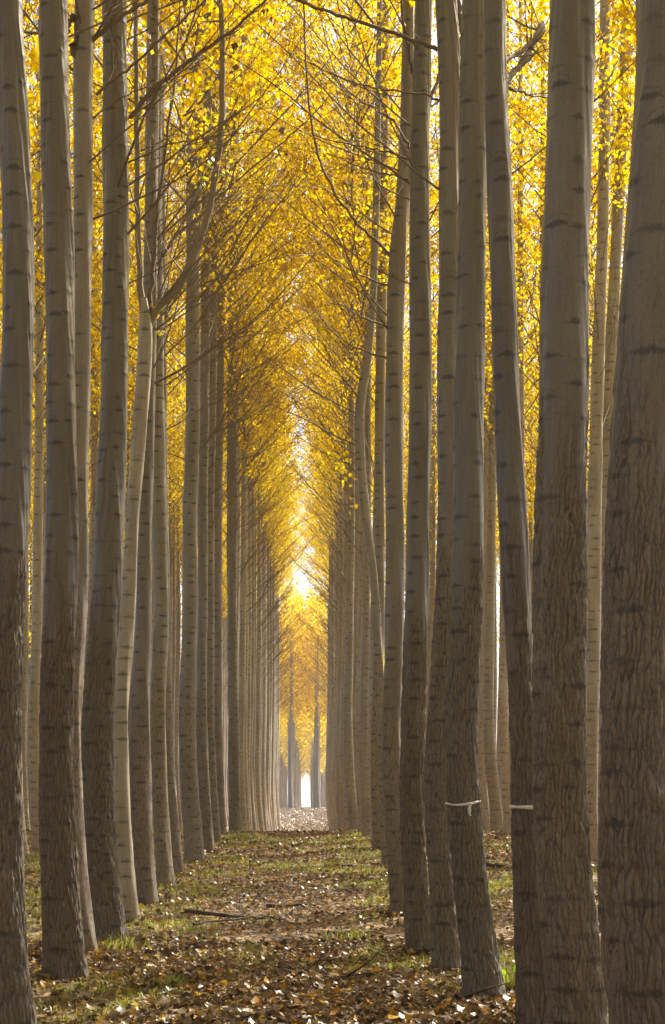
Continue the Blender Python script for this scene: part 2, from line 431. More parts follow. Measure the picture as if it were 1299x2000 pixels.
# ------------------------------------------------------------------ trees
def trunk_mesh(name, pts, rad, mat, sides=24, dz=.12, zfine=9.5, lumps=.012, seed=0, flare=.35, z_base=0.0):
    """pts (n,3) measured from the tree's foot; resampled every dz up to the last point. UV = metres round and up."""
    pts = np.asarray(pts, float); rad = np.asarray(rad, float)
    z0, z1 = pts[0, 2], pts[-1, 2]
    zlow = min(z1, zfine)
    zz = np.concatenate([np.arange(z0, zlow, dz), np.arange(zlow, z1, .3), [z1]])
    # smooth interpolation
    fine = np.arange(z0, z1 + .02, .02)
    def sm(a, w):
        f = np.interp(fine, pts[:, 2], a)
        k = np.exp(-np.arange(-3 * w, 3 * w + 1) ** 2 / (2. * w * w)); k /= k.sum()
        fp = np.concatenate([f[0] - (f[1:3 * w + 1][::-1] - f[0]), f, f[-1] - (f[-3 * w - 1:-1][::-1] - f[-1])])
        return np.convolve(fp, k, 'valid')
    w = 14
    cx, cy, cr = sm(pts[:, 0], w), sm(pts[:, 1], w), sm(rad, w)
    X, Y, R = np.interp(zz, fine, cx), np.interp(zz, fine, cy), np.maximum(np.interp(zz, fine, cr), .012)
    th = np.linspace(0, 2 * np.pi, sides + 1) + np.pi / 2          # seam on the far side
    rref = float(np.interp(z0 + 1.6, zz, R))
    fl = flare * np.exp(-(zz - z0 - .25) / .16) * (zz > -9)
    fl = np.minimum(fl, flare * 1.2)
    T, Z = np.meshgrid(th[:-1], zz)
    lump = (vnoise(np.cos(T) * 1.6 + 7 + seed * 3.1, Z * 1.7 + np.sin(T) * 1.6, seed) - .5) * 2 * lumps
    lump += (vnoise(np.cos(T) * 5 + 17 + seed * 3.1, Z * 6 + np.sin(T) * 5, seed + 5) - .5) * lumps * .8
    RR = R[:, None] + lump * np.minimum(1, R[:, None] / .1) + R[:, None] * fl[:, None] * (.55 + .45 * np.cos(T * 5 + seed) )
    V = np.stack([X[:, None] + RR * np.cos(T), Y[:, None] + RR * np.sin(T), Z], -1).reshape(-1, 3)
    n = len(zz)
    i = np.arange(n - 1)[:, None] * sides; j = np.arange(sides)[None, :]; j2 = (j + 1) % sides
    q = np.stack([i + j, i + j2, i + sides + j2, i + sides + j], -1).reshape(-1, 4)
    ug = (th - th[0]) * rref
    U0, U1 = np.broadcast_to(ug[:-1], (n - 1, sides)), np.broadcast_to(ug[1:], (n - 1, sides))
    V0, V1 = np.broadcast_to(zz[:-1, None] - z_base, (n - 1, sides)), np.broadcast_to(zz[1:, None] - z_base, (n - 1, sides))
    uvs = np.stack([np.stack([U0, V0], -1), np.stack([U1, V0], -1), np.stack([U1, V1], -1), np.stack([U0, V1], -1)], 2).reshape(-1, 2)
    me = mesh_np(name, V, q, mat, uvs=uvs, smooth=True)
    axis = lambda z: (float(np.interp(z, zz, X)), float(np.interp(z, zz, Y)), float(np.interp(z, zz, R)))
    return me, axis

def curve_pts(p0, d0, length, n, bend, g, wig=.05):
    """wandering line from p0 in direction d0; bend pulls it upward"""
    pts = [np.array(p0, float)]; d = np.array(d0, float); d /= np.linalg.norm(d)
    for k in range(n):
        d = d + np.array([0, 0, bend / n]) + g.normal(0, wig, 3)
        d /= np.linalg.norm(d)
        pts.append(pts[-1] + d * length / n)
    return np.array(pts)

def bare_branch(acc, g, p0, d0, length, r0, twigs, bend=.5, sides=5, subs=2, tw_len=.42):
    pts = curve_pts(p0, d0, length, 9, bend, g, .055)
    acc.tube(pts, np.linspace(r0, r0 * .22, 10), sides)
    for k in range(twigs):
        t = g.uniform(.12, .98) * 9
        i = min(int(t), 8); f = t - i
        p = pts[i] * (1 - f) + pts[i + 1] * f
        ax = pts[i + 1] - pts[i]; ax /= np.linalg.norm(ax)
        s = g.normal(0, 1, 3); s -= ax * s.dot(ax); s /= np.linalg.norm(s) + 1e-9
        dd = ax * .75 + s * .75 + np.array([0, 0, .12])
        L = length * tw_len * (1.08 - t / 9 * .75) * g.uniform(.45, 1.1)
        tp = curve_pts(p, dd, L, 4, .35, g, .09)
        rt = max(.0022, r0 * .36 * (1 - .5 * t / 9))
        acc.tube(tp, np.linspace(rt, .0014, 5), 3)
        for q in range(subs):
            u = g.integers(1, 4)
            s2 = g.normal(0, 1, 3)
            dd2 = (tp[u + 1] - tp[u]) / (L / 4) * .8 + s2 * .5
            sp = curve_pts(tp[u], dd2, L * g.uniform(.25, .55), 2, .2, g, .08)
            acc.tube(sp, np.linspace(.0024, .0012, 3), 3)
    return pts

def leaf_quads(pos, size, g, hang=.5):
    """folded kite leaves (2 tris each) at pos"""
    n = len(pos)
    dirs = g.normal(0, 1, (n, 3)); dirs[:, 2] -= hang; dirs /= np.linalg.norm(dirs, axis=1)[:, None]
    side = np.cross(dirs, g.normal(0, 1, (n, 3))); side /= np.linalg.norm(side, axis=1)[:, None] + 1e-9
    nor = np.cross(dirs, side)
    s = size * g.uniform(.7, 1.25, n)[:, None]
    fold = g.uniform(-.15, .3, n)[:, None]
    base = pos; tip = pos + dirs * s
    l = pos + dirs * s * .38 + side * s * .48 + nor * s * fold
    r = pos + dirs * s * .38 - side * s * .48 + nor * s * fold
    v = np.stack([base, l, tip, r], 1).reshape(-1, 3)
    i = np.arange(n)[:, None] * 4
    t = np.concatenate([i + [[0, 1, 2]], i + [[0, 2, 3]]])
    return v, t

CROWN_BASE = 10.3     # metres above the foot where leaves begin
def crown_mesh(name, seed, n_branch=66, per=105, leaf=.077, height=13.5, rmax=2.9):
    g = np.random.default_rng(seed)
    acc = Acc(); lv = []
    for k in range(n_branch):
        t = (k + g.uniform(0, .8)) / n_branch
        z = t * (height - 1.0)
        prof = rmax * (min(1, .62 + t * 2.2)) * (1 - .55 * max(0, t - .2) / .8)
        L = prof * g.uniform(.7, 1.15) * 1.32
        az = k * 2.399 + g.normal(0, .4)
        el = math.radians(g.uniform(32, 58))
        d0 = np.array([math.cos(az) * math.cos(el), math.sin(az) * math.cos(el), math.sin(el)])
        pts = curve_pts((0, 0, z), d0, L, 6, .25, g, .07)
        acc.tube(pts, np.linspace(.014 * (1.1 - .6 * t), .003, 7), 4)
        for q in range(4):
            i = g.integers(2, 6)
            tp = curve_pts(pts[i], (pts[i + 1 if i < 6 else i] - pts[i - 1]) + g.normal(0, .4, 3), L * .35, 3, .1, g, .1)
            acc.tube(tp, np.linspace(.004, .0015, 4), 3)
        m_ = int(per * g.uniform(.55, 1.35) * max(.10, 1.75 - 2.1 * t))
        u = g.uniform(.22, 1.06, m_) ** .85 * 6
        i = np.minimum(u.astype(int), 5); f = (u - i)[:, None]
        p = pts[i] * (1 - f) + pts[i + 1] * f
        # leaves sit in little clumps on side shoots
        nc = max(5, int(L * 5))
        uc = np.sort(g.uniform(.2, 1.04, nc)) ** .85 * 6
        ic = np.minimum(uc.astype(int), 5); fc = (uc - ic)[:, None]
        anchor = pts[ic] * (1 - fc) + pts[ic + 1] * fc + g.normal(0, .2, (nc, 3))
        which = g.integers(0, nc, m_)
        loose = g.uniform(0, 1, m_)[:, None] < .2
        lv.append(np.where(loose, p + g.normal(0, .2, (m_, 3)), anchor[which] + g.normal(0, .085, (m_, 3))))
    v1, f1 = acc.get()
    v2, t2 = leaf_quads(np.vstack(lv), leaf, g)
    nq, nt_ = len(f1[0]), len(f1[1])
    faces = [f1[0], np.vstack([f1[1], t2 + len(v1)])]
    mi = np.concatenate([np.zeros(nq + nt_, int), np.ones(len(t2), int)])
    return mesh_np(name, np.vstack([v1, v2]), faces, [M['twig'], M['leaf']], mat_idx=mi, smooth=mi == 0)

CROWNS = [crown_mesh('crown', 100 + k, per=(185, 160, 195, 78, 175, 104, 9)[k]) for k in range(7)]

def single_branch_mesh(seed):
    g = np.random.default_rng(seed)
    acc = Acc()
    el = math.radians(g.uniform(18, 48))
    bare_branch(acc, g, (0, 0, 0), (math.cos(el), 0, math.sin(el)), g.uniform(1.7, 3.3), g.uniform(.007, .013), int(g.integers(9, 16)), bend=g.uniform(.1, .7))
    return acc.mesh('branch', M['twig'])
BRANCHES = [single_branch_mesh(200 + k) for k in range(12)]

def branch_set_mesh(seed, n=16):
    """the bare lower branches of one middle-distance tree"""
    g = np.random.default_rng(seed)
    acc = Acc()
    for k in range(n):
        z = 6.8 + 6.4 * (k + g.uniform(0, .9)) / n
        az = k * 2.399 + g.normal(0, .5)
        el = math.radians(g.uniform(28, 66))
        bare_branch(acc, g, (0, 0, z), (math.cos(az) * math.cos(el), math.sin(az) * math.cos(el), math.sin(el)), g.uniform(1.5, 2.8), g.uniform(.007, .013), 8, bend=g.uniform(.1, .7), sides=4, subs=1)
    return acc.mesh('branches', M['twig'])
BSETS = [branch_set_mesh(300 + k) for k in range(5)]

def arch_set_mesh(seed, n=12):
    """long bare branches reaching out over the path (towards +x)"""
    g = np.random.default_rng(seed)
    acc = Acc()
    for k in range(n):
        z = 6.9 + 7.0 * (k + g.uniform(0, .9)) / n
        az = g.normal(0, .55) if g.uniform() < .6 else g.uniform(0, 6.28)
        el = math.radians(g.uniform(25, 58))
        bare_branch(acc, g, (0, 0, z), (math.cos(az) * math.cos(el), math.sin(az) * math.cos(el), math.sin(el)), g.uniform(1.6, 3.6), g.uniform(.008, .016), 9, bend=g.uniform(-.1, .6), sides=4, subs=1)
    return acc.mesh('branches', M['twig'])
ASETS = [arch_set_mesh(330 + k) for k in range(6)]

# --- middle-distance trunks: a few shapes, shared
def generic_trunk(seed):
    g = np.random.default_rng(seed)
    z = np.array([-.3, 0, .6, 1.4, 2.2, 3.2, 4.5, 6.5, 8.5, 14, 21.5])
    sw = g.uniform(.10, .24)
    x = np.array([.05, 0, -.35, -.75, -1, -1, -.8, -.5, -.3, -.2, -.2]) * sw + np.concatenate([[0, 0], np.cumsum(g.normal(0, .018, 7)), [0, 0]])
    x[9:] = x[8]
    y = np.concatenate([[0, 0], np.cumsum(g.normal(0, .03, 7)), [0, 0]]); y[9:] = y[8]
    r = np.array([.165, .155, .142, .135, .130, .125, .118, .108, .098, .06, .02]) * g.uniform(.9, 1.08)
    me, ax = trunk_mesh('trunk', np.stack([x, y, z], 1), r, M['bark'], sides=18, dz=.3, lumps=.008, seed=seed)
    return me, ax
GTR = [generic_trunk(400 + k) for k in range(8)]

tree_n = 0
def generic_tree(x, y, label, group, base=10.3, toward=0.0, kinds=(0, 1, 2, 4), spread=1.0):
    global tree_n
    k = tree_n; tree_n += 1
    z = float(zg(x, y))
    t = empty('poplar_tree', (x, y, z - .02))
    tag(t, label, 'tree', group)
    me, ax = GTR[int(rng.integers(0, len(GTR)))]
    s = float(rng.uniform(.92, 1.08))
    link('trunk', me, t, scale=(s, s, 1))
    top = ax(8.5)
    link('branches', ASETS[k % 6] if spread != 1.0 or toward else BSETS[k % 5], t, loc=(top[0] * s, top[1] * s, float(rng.uniform(-.6, .6))), rot=(0, 0, float((math.pi if x > 0 else 0) + rng.normal(0, .3)) if toward or spread != 1.0 else float(rng.uniform(0, 6.28))))
    cs = float(rng.uniform(.92, 1.1)) * spread
    cb = base + float(rng.uniform(-.8, .6))
    link('crown', CROWNS[kinds[int(rng.integers(0, len(kinds)))]], t, loc=(top[0] * s + toward, top[1] * s, cb), rot=(0, 0, float(rng.uniform(0, 6.28))), scale=(cs, cs, (24.3 - cb) / 13.5 * float(rng.uniform(.94, 1.05))))
    return t

# --- near trees, each with its own trunk: (photo row, centre, width) read at distance d
HERO = {
 'L1': dict(d=10.8, near=1, label='nearest poplar on the left, its trunk cut by the left picture edge',
   t=[(2010,21,100),(1990,20,98),(1900,10,92),(1800,4,88),(1600,0,82),(1400,0,78),(1200,12,72),(1000,22,68),(800,28,63),(600,35,61),(400,31,57),(200,25,55),(0,15,54)], br=4),
 'L2': dict(d=13.8, near=1, label='second nearest poplar on the left, stout straight trunk with scarred grey bark',
   t=[(1932,134,82),(1800,122,75),(1650,113,70),(1400,110,64),(1200,121,62),(1000,126,60),(800,125,57),(600,121,56),(400,117,56),(200,114,55),(0,110,58)], br=5),
 'L2b': dict(d=15.8, label='slimmer poplar tucked close behind the second nearest left trunk',
   t=[(1875,165,54),(1650,142,48),(1400,135,46),(1200,151,42),(1000,153,40),(800,156,40),(600,163,38),(400,163,37),(200,162,40),(0,165,40)], br=7),
 'L3': dict(d=16.8, near=1, label='left row poplar with a swept base just right of the slimmer hidden one',
   t=[(1822,217,70),(1700,199,66),(1550,191,62),(1400,190,60),(1200,206,57),(1000,215,56),(800,222,52),(600,227,50),(400,226,48),(225,227,53),(200,225,46),(0,221,46)], br=9),
 'L4': dict(d=18.9, pale=1, label='pale smooth broken poplar that forks into a curved bough at mid height', nocrown=1,
   t=[(1802,260,30),(1700,246,32),(1550,237,31),(1400,235,30),(1200,250,30),(1000,260,26),(800,276,28),(700,284,28),(640,288,32),(615,288,30),(600,286,20),(585,283,9)], br=0),
 'L5': dict(d=20.7, label='left row poplar rising directly behind the pale forked tree',
   t=[(1768,290,40),(1650,279,42),(1450,272,41),(1200,280,33),(1000,283,30),(800,290,28),(400,296,26),(0,300,24)], br=11),
 'L6': dict(d=23.4, label='left row poplar right of the pale forked tree with bright right edge',
   t=[(1732,325,34),(1650,318,31),(1550,310,30),(1400,307,30),(1200,314,28),(1000,310,30),(800,304,31),(600,305,27),(400,300,30),(200,300,32),(0,305,30)], br=12),
 'L7': dict(d=25.6, label='thin left row poplar half hidden behind a bright edged trunk',
   t=[(1710,346,28),(1650,340,26),(1550,333,24),(1400,325,22),(1200,324,21),(1000,318,20),(600,315,18),(0,312,18)], br=11),
 'L8': dict(d=29.2, label='left row poplar standing clear with a gap to its left at half depth',
   t=[(1685,381,38),(1550,370,35),(1400,365,33),(1200,372,30),(1000,371,28),(800,378,28),(600,376,27),(400,378,28),(200,384,28),(0,392,26)], br=13),
 'L9': dict(d=33.3, label='slim left row poplar touching the right side of the mid distance trunk',
   t=[(1664,407,24),(1550,399,23),(1400,393,21),(1200,396,19),(1000,396,20),(800,400,18),(400,402,17),(0,408,15)], br=12),
 'L10': dict(d=36.5, label='slim left row poplar at the near side of the ground crest',
   t=[(1647,423,20),(1550,416,18),(1400,410,17),(1200,411,15),(1000,411,15),(800,415,16),(0,420,14)], br=12),
 'L11': dict(d=39.5, label='left row poplar standing right on the crest of the ground',
   t=[(1636,431,22),(1400,424,18),(1200,425,19),(1000,424,19),(800,427,20),(400,432,18),(0,435,16)], br=12),
 'L12': dict(d=45.0, label='left row poplar just past the crest with a clear gap on its left',
   t=[(1628,459,25),(1400,456,21),(1200,453,19),(1000,454,22),(800,454,22),(400,458,19),(0,462,16)], br=12),
 'R1': dict(d=7.0, near=1, label='thickest nearest poplar trunk cut by the right picture edge',
   t=[(2262,1297,172),(2150,1290,160),(2000,1265,146),(1800,1242,136),(1600,1233,130),(1400,1233,126),(1200,1238,125),(1000,1246,122),(800,1259,118),(600,1265,116),(400,1276,112),(200,1286,108),(0,1295,105)], br=2),
 'R2': dict(d=9.1, near=1, label='second nearest poplar on the right, thick furrowed trunk with swept base',
   t=[(2100,1142,116),(2000,1128,108),(1850,1112,106),(1700,1093,103),(1550,1085,100),(1450,1083,98),(1200,1086,99),(1000,1089,99),(800,1096,92),(600,1097,90),(400,1100,89),(200,1105,89),(0,1108,88)], br=3),
 'R3': dict(d=10.5, near=1, label='leaning poplar with a white ribbon, partly behind the thick furrowed right trunk',
   t=[(2030,1050,74),(2000,1046,72),(1800,1040,64),(1600,1030,58),(1450,1025,56),(1200,1010,52),(1000,1001,53),(800,991,48),(600,984,50),(400,977,49),(250,972,45),(160,965,47),(100,964,47),(0,968,48)], br=4),
 'R4': dict(d=12.4, near=1, label='right row poplar with a white ribbon knotted round it at chest height',
   t=[(1955,950,84),(1930,947,78),(1850,936,70),(1800,926,66),(1700,915,61),(1550,901,62),(1450,897,60),(1250,908,59),(1150,914,63),(1000,915,60),(800,914,57),(600,918,54),(400,921,52),(200,922,50),(0,925,44)], br=5),
 'R5': dict(d=14.5, near=1, label='right row poplar overlapped on its right by the ribbon knotted trunk',
   t=[(1897,875,54),(1800,868,52),(1700,860,50),(1550,850,48),(1450,854,46),(1300,864,45),(1200,871,43),(1000,876,42),(800,875,40),(600,876,38),(400,876,38),(200,877,40),(120,878,44),(60,872,42),(0,866,40)], br=7),
 'R6': dict(d=16.2, near=1, label='right row poplar whose whole base stands bare beside the path',
   t=[(1863,820,56),(1700,809,48),(1550,803,48),(1450,806,46),(1200,813,44),(1000,816,43),(800,822,44),(600,821,42),(400,820,38),(280,818,40),(200,822,34),(0,827,34)], br=10),
 'R7': dict(d=19.6, label='right row poplar half hidden behind the left side of the bare based trunk',
   t=[(1787,787,42),(1700,778,42),(1550,765,38),(1400,764,36),(1200,772,37),(1000,770,36),(800,770,35),(600,772,34),(500,776,34),(375,788,28),(200,795,26),(0,797,22)], br=13),
 'R9': dict(d=29.0, label='crooked thin right row poplar bent sharply toward the path at mid height',
   t=[(1690,757,24),(1450,747,20),(1200,735,17),(1100,727,17),(1000,713,18),(900,703,19),(800,700,19),(700,718,17),(600,728,15),(400,735,14),(0,742,11)], br=8),
 'R8': dict(d=33.0, label='slim right row poplar just left of the half hidden trunk near the crest',
   t=[(1652,742,26),(1550,736,22),(1450,734,22),(1200,742,20),(1000,741,20),(800,742,20),(400,748,18),(0,752,15)], br=12),
 'B1': dict(d=29.0, label='pale poplar of the next row between the two thickest right trunks',
   t=[(1690,1155,34),(1600,1150,32),(1450,1151,32),(1300,1154,31),(1050,1159,28),(800,1165,26),(400,1178,22),(0,1182,20)], br=12),
 'B2': dict(d=31.4, label='pale poplar half hidden by the left side of the thickest nearest trunk',
   t=[(1668,1170,30),(1400,1166,28),(1000,1180,26),(800,1188,26),(400,1208,22),(0,1226,20)], br=12),
}
AX = {}
HERO_OBJ = {}
hk = 0
for key, h in HERO.items():
    hk += 1
    d = h['d']; tr = h['t']
    foot = P(tr[0][1], tr[0][0], d)
    foot[2] = float(zg(foot[0], foot[1]))
    g = np.random.default_rng(500 + hk)
    pts, rad = [], []
    for (py, px, w) in tr:
        p = P(px, py, d); pts.append(p - foot); rad.append(w / 2 * d / F)
    pts[0][2] = 0.0
    # the trunk sits a little deeper than the litter, and carries on above the picture
    pts.insert(0, pts[0] + [0.01, 0, -.3]); rad.insert(0, rad[0] * 1.04)
    ydr = np.cumsum(g.normal(0, .02, len(pts))); ydr -= ydr[0]
    for q in range(1, len(pts)): pts[q][1] = ydr[q]
    nocrown = h.get('nocrown')
    if not nocrown:
        last, rl = pts[-1].copy(), rad[-1]
        zl = last[2]
        for z in (zl + 1.0, zl + 3.0, 15.0, 21.5):
            if z > zl:
                pts.append(np.array([last[0], last[1], z])); rad.append(max(.02, rl * (21.7 - z) / (21.7 - zl)))
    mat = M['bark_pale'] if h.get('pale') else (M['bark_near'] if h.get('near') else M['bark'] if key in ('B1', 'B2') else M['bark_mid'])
    near = h.get('near')
    me, ax = trunk_mesh('trunk', pts, rad, mat, sides=180 if near else 32, dz=.022 if near else .1, zfine=min(9.5, (CAM_H + VY * d / F + .6)) if near else 9.5, lumps=.011, seed=hk, flare=.32)
    t = empty('poplar_tree', foot)
    tag(t, h['label'], 'tree', 'poplars planted along the avenue')
    link('trunk', me, t)
    AX[key] = (foot, ax); HERO_OBJ[key] = t
    if nocrown: continue
    side = 1 if key[0] == 'L' else -1
    for k in range(int(h['br'] * 1.35)):
        z = float(g.uniform(6.3, 10.2)) if d > 14 else float(g.uniform(7.2, 10))
        if key == 'R9': z = float(g.uniform(7, 10))
        x, y, r = ax(z)
        toward = g.uniform() < .6
        az = (0 if side > 0 else math.pi) + g.normal(0, .8) if toward else g.uniform(-.5, 3.64)
        s = float(g.uniform(.75, 1.25))
        link('branch', BRANCHES[int(g.integers(0, 12))], t, loc=(x + math.cos(az) * r * .5, y + math.sin(az) * r * .5, z), rot=(float(g.normal(0, .25)), float(g.normal(0, .15)), float(az)), scale=(s, s, s))
    x, y, r = ax(CROWN_BASE)
    cs = float(g.uniform(.95, 1.1))
    link('crown', CROWNS[hk % 6], t, loc=(x + .4 * side, y, CROWN_BASE + float(g.uniform(-.3, .4))), rot=(0, 0, float(g.uniform(0, 6.28))), scale=(cs, cs, 1))

def traced(name, key, line, r0, r1, mat, seed, twigs=10, sides=6, dy=0.0, tw=.3, subs=1):
    """a bough of one near tree through points read off the photograph at that tree's own distance; dy lets it come forward"""
    d = HERO[key]['d']; foot, ax = AX[key]
    g = np.random.default_rng(seed)
    n = len(line)
    pts = np.array([P(px, py, d) for px, py in line]) - foot
    pts[:, 1] = np.linspace(0, dy, n)
    s = np.linspace(0, n - 1, 5 * (n - 1) + 1)
    pp = np.stack([np.interp(s, np.arange(n), pts[:, k]) for k in range(3)], 1)
    for _ in range(3): pp[1:-1] = (pp[:-2] + 2 * pp[1:-1] + pp[2:]) / 4
    pp[1:-1] += g.normal(0, .006, (len(pp) - 2, 3))
    acc = Acc(); acc.tube(pp, np.linspace(r0, r1, len(pp)), sides)
    for k in range(twigs):
        i = g.integers(2, len(pp) - 1)
        ax_ = pp[i] - pp[i - 1]; ax_ /= np.linalg.norm(ax_)
        dd = ax_ * .8 + g.normal(0, .5, 3)
        L = tw * g.uniform(.5, 1.8)
        tp = curve_pts(pp[i], dd, L, 4, .3, g, .08)
        acc.tube(tp, np.linspace(max(.003, r1 * .7), .0014, 5), 3)
        for q in range(subs):
            sp = curve_pts(tp[2], (tp[3] - tp[2]) / L * 4 + g.normal(0, .5, 3), L * .4, 2, .2, g, .08)
            acc.tube(sp, np.linspace(.0024, .0012, 3), 3)
    return link('branch', acc.mesh('branch', mat), HERO_OBJ[key])

# the forked pale tree: its curved bough, two upright stems and the broken stub
o = traced('L4', 'L4', [(287,650),(296,618),(315,592),(345,565),(372,520),(395,455),(412,395),(424,320),(432,240),(436,140),(432,40),(428,-60)], .052, .026, M['bough'], 1, 14, 12, tw=.5)
o['label'] = 'thick curved bough sweeping out from the fork'
o = traced('L4', 'L4', [(286,660),(280,610),(274,560),(270,450),(268,320),(268,200),(265,60),(262,-80)], .042, .022, M['bough'], 2, 12, 10, tw=.5)
o = traced('L4', 'L4', [(290,610),(297,540),(304,450),(312,380),(330,250),(345,120),(352,0)], .030, .008, M['twig'], 3, 14, 8, tw=.6)
o = traced('L4', 'L4', [(296,612),(330,570),(380,520),(440,470),(500,415),(560,345)], .014, .003, M['twig'], 4, 14, 5, dy=-.3, tw=.4)
o = traced('L4', 'L4', [(282,640),(283,610),(279,588),(276,576)], .045, .012, M['deadwood'], 5, 0, 9)
o['label'] = 'splintered dark stub of the broken leader'
# long single branches that cross the top of the picture
traced('L2b', 'L2b', [(150,98),(185,75),(215,50),(250,25),(300,-5)], .026, .016, M['twig'], 6, 6, 7, tw=.3)
traced('L2b', 'L2b', [(188,185),(215,160),(255,132),(300,90),(350,45),(405,-5)], .016, .010, M['twig'], 7, 8, 6, tw=.3)
traced('L2b', 'L2b', [(181,233),(215,205),(260,180),(320,162),(400,130)], .009, .003, M['twig'], 8, 8, 5, tw=.3)
traced('L3', 'L3', [(254,230),(285,190),(320,157),(380,112),(440,70),(500,18),(560,-40)], .024, .012, M['twig'], 9, 12, 7, tw=.4)
traced('L3', 'L3', [(226,205),(224,150),(223,80),(226,0),(222,-60)], .013, .008, M['twig'], 10, 4, 6, dy=-.5, tw=.3)
traced('L3', 'L3', [(250,318),(285,302),(330,280),(400,270),(470,262),(560,250)], .010, .003, M['twig'], 11, 10, 5, tw=.35)
traced('L6', 'L6', [(318,500),(345,455),(390,425),(430,380),(490,330),(545,285),(600,235),(650,180)], .022, .005, M['twig'], 12, 16, 6, tw=.5)
traced('L8', 'L8', [(388,628),(430,560),(470,500),(520,430),(560,380),(600,330)], .024, .005, M['twig'], 13, 16, 6, tw=.6)
traced('L8', 'L8', [(390,560),(430,540),(480,525),(540,505),(600,470)], .018, .004, M['twig'], 14, 14, 5, tw=.5)
traced('L9', 'L9', [(404,720),(440,680),(480,640),(530,600),(590,540)], .02, .005, M['twig'], 15, 14, 5, tw=.6)
traced('L11', 'L11', [(432,780),(460,745),(500,700),(540,640)], .024, .006, M['twig'], 16, 12, 5, tw=.7)
traced('L12', 'L12', [(462,950),(490,900),(520,860),(560,820),(590,770)], .025, .006, M['twig'], 17, 12, 5, tw=.7)
traced('R5', 'R5', [(855,97),(815,82),(770,65),(720,48),(660,28),(590,5),(540,-20)], .020, .012, M['twig'], 18, 8, 6, tw=.3)
traced('R5', 'R5', [(858,196),(830,184),(780,178),(730,172),(680,158),(600,120)], .012, .004, M['twig'], 19, 10, 5, tw=.3)
traced('R5', 'R5', [(893,108),(901,93),(905,60),(897,20),(890,-40)], .030, .022, M['bough'], 20, 2, 8)
traced('R6', 'R6', [(816,182),(805,140),(795,90),(787,40),(780,-30)], .017, .011, M['twig'], 21, 6, 6, tw=.3)
traced('R6', 'R6', [(822,248),(838,205),(850,170),(858,140)], .018, .012, M['twig'], 22, 2, 6)
traced('R6', 'R6', [(808,296),(790,270),(770,235),(740,215),(700,195),(650,150),(610,90)], .013, .004, M['twig'], 23, 12, 5, tw=.4)
traced('R6', 'R6', [(797,310),(760,298),(720,288),(670,280),(610,262)], .012, .004, M['twig'], 24, 10, 5, tw=.35)
traced('R6', 'R6', [(798,350),(750,340),(700,325),(640,300)], .010, .003, M['twig'], 25, 9, 5, tw=.35)
traced('R7', 'R7', [(762,500),(735,470),(700,440),(660,390),(625,320),(605,230),(597,120),(592,0),(590,-60)], .02, .008, M['twig'], 26, 10, 6, tw=.4)
traced('R7', 'R7', [(765,560),(730,548),(690,530),(640,500),(600,450)], .014, .004, M['twig'], 27, 12, 5, tw=.4)
traced('R7', 'R7', [(762,700),(720,690),(680,672),(640,640),(610,590)], .014, .004, M['twig'], 28, 12, 5, tw=.4)
traced('R7', 'R7', [(765,640),(720,625),(670,600),(630,560)], .013, .004, M['twig'], 29, 12, 5, tw=.4)
traced('R3', 'R3', [(984,158),(1000,135),(1022,100),(1045,55),(1065,10),(1085,-40)], .022, .016, M['bough'], 30, 6, 8, dy=.6, tw=.3)
traced('R3', 'R3', [(985,118),(1010,90),(1040,50),(1062,15),(1090,-30)], .016, .010, M['twig'], 31, 8, 6, dy=.6, tw=.3)
traced('R3', 'R3', [(990,170),(1025,142),(1060,118),(1110,85)], .011, .005, M['twig'], 32, 6, 5, dy=.8, tw=.3)

# ------------------------------------------------------------------ rows of the plantation beyond the near trees
LEFT_AV = 'slender poplar in the crowded left row beyond the crest'
RIGHT_AV = 'slender poplar in the crowded right row beyond the crest'
for d in np.arange(47.6, 117, 2.45):
    generic_tree(-1.98 + float(rng.normal(0, .07)), float(d + rng.normal(0, .2)), LEFT_AV, 'crowded far trunks left of the path', float(np.interp(d, [45, 80], [10.8, 14.4])), float(np.interp(d, [42, 60], [.4, -.1])), (0, 1, 2, 4) if d < 55 else (1, 5, 5), float(np.interp(d, [46, 62], [1, .93])))
for d in np.arange(36.0, 114, 2.45):
    generic_tree(1.36 + .14 + float(rng.normal(0, .07)), float(d + rng.normal(0, .2)), RIGHT_AV, 'crowded far trunks right of the path', float(np.interp(d, [45, 80], [10.8, 14.4])), float(np.interp(d, [42, 60], [-.4, .1])), (1, 4, 5) if d < 52 else (1, 5, 5), float(np.interp(d, [44, 60], [1, .92])))
taken = {(0, k) for k in range(200)}
ROWS_L = [-5.25, -8.55, -11.85]
ROWS_R = [4.72, 8.0, 11.3]
lod_spots = []
def in_view(x, d, m=.6):
    return d > 5 and -(600 * d / F) - m < x < (699 * d / F) + m
for X in ROWS_L + [-15.15, -18.45, -21.75]:
    for d in np.arange(-26 + (X * .37) % 2.4, 117, 2.45):
        x, y = X + float(rng.normal(0, .09)), float(d + rng.normal(0, .2))
        lim = {-5.25: 117, -8.55: 95, -11.85: 95}.get(X, 0)
        if in_view(x, y) and y < lim:
            generic_tree(x, y, 'pale background poplar glimpsed between the left row trunks', 'background rows left of the avenue', float(np.interp(y, [30, 60, 100], [9, 11, 13.2]) + rng.normal(0, .7)), 0, (1, 5, 5) if y < 45 else (3, 5))
        else:
            lod_spots.append((x, y))
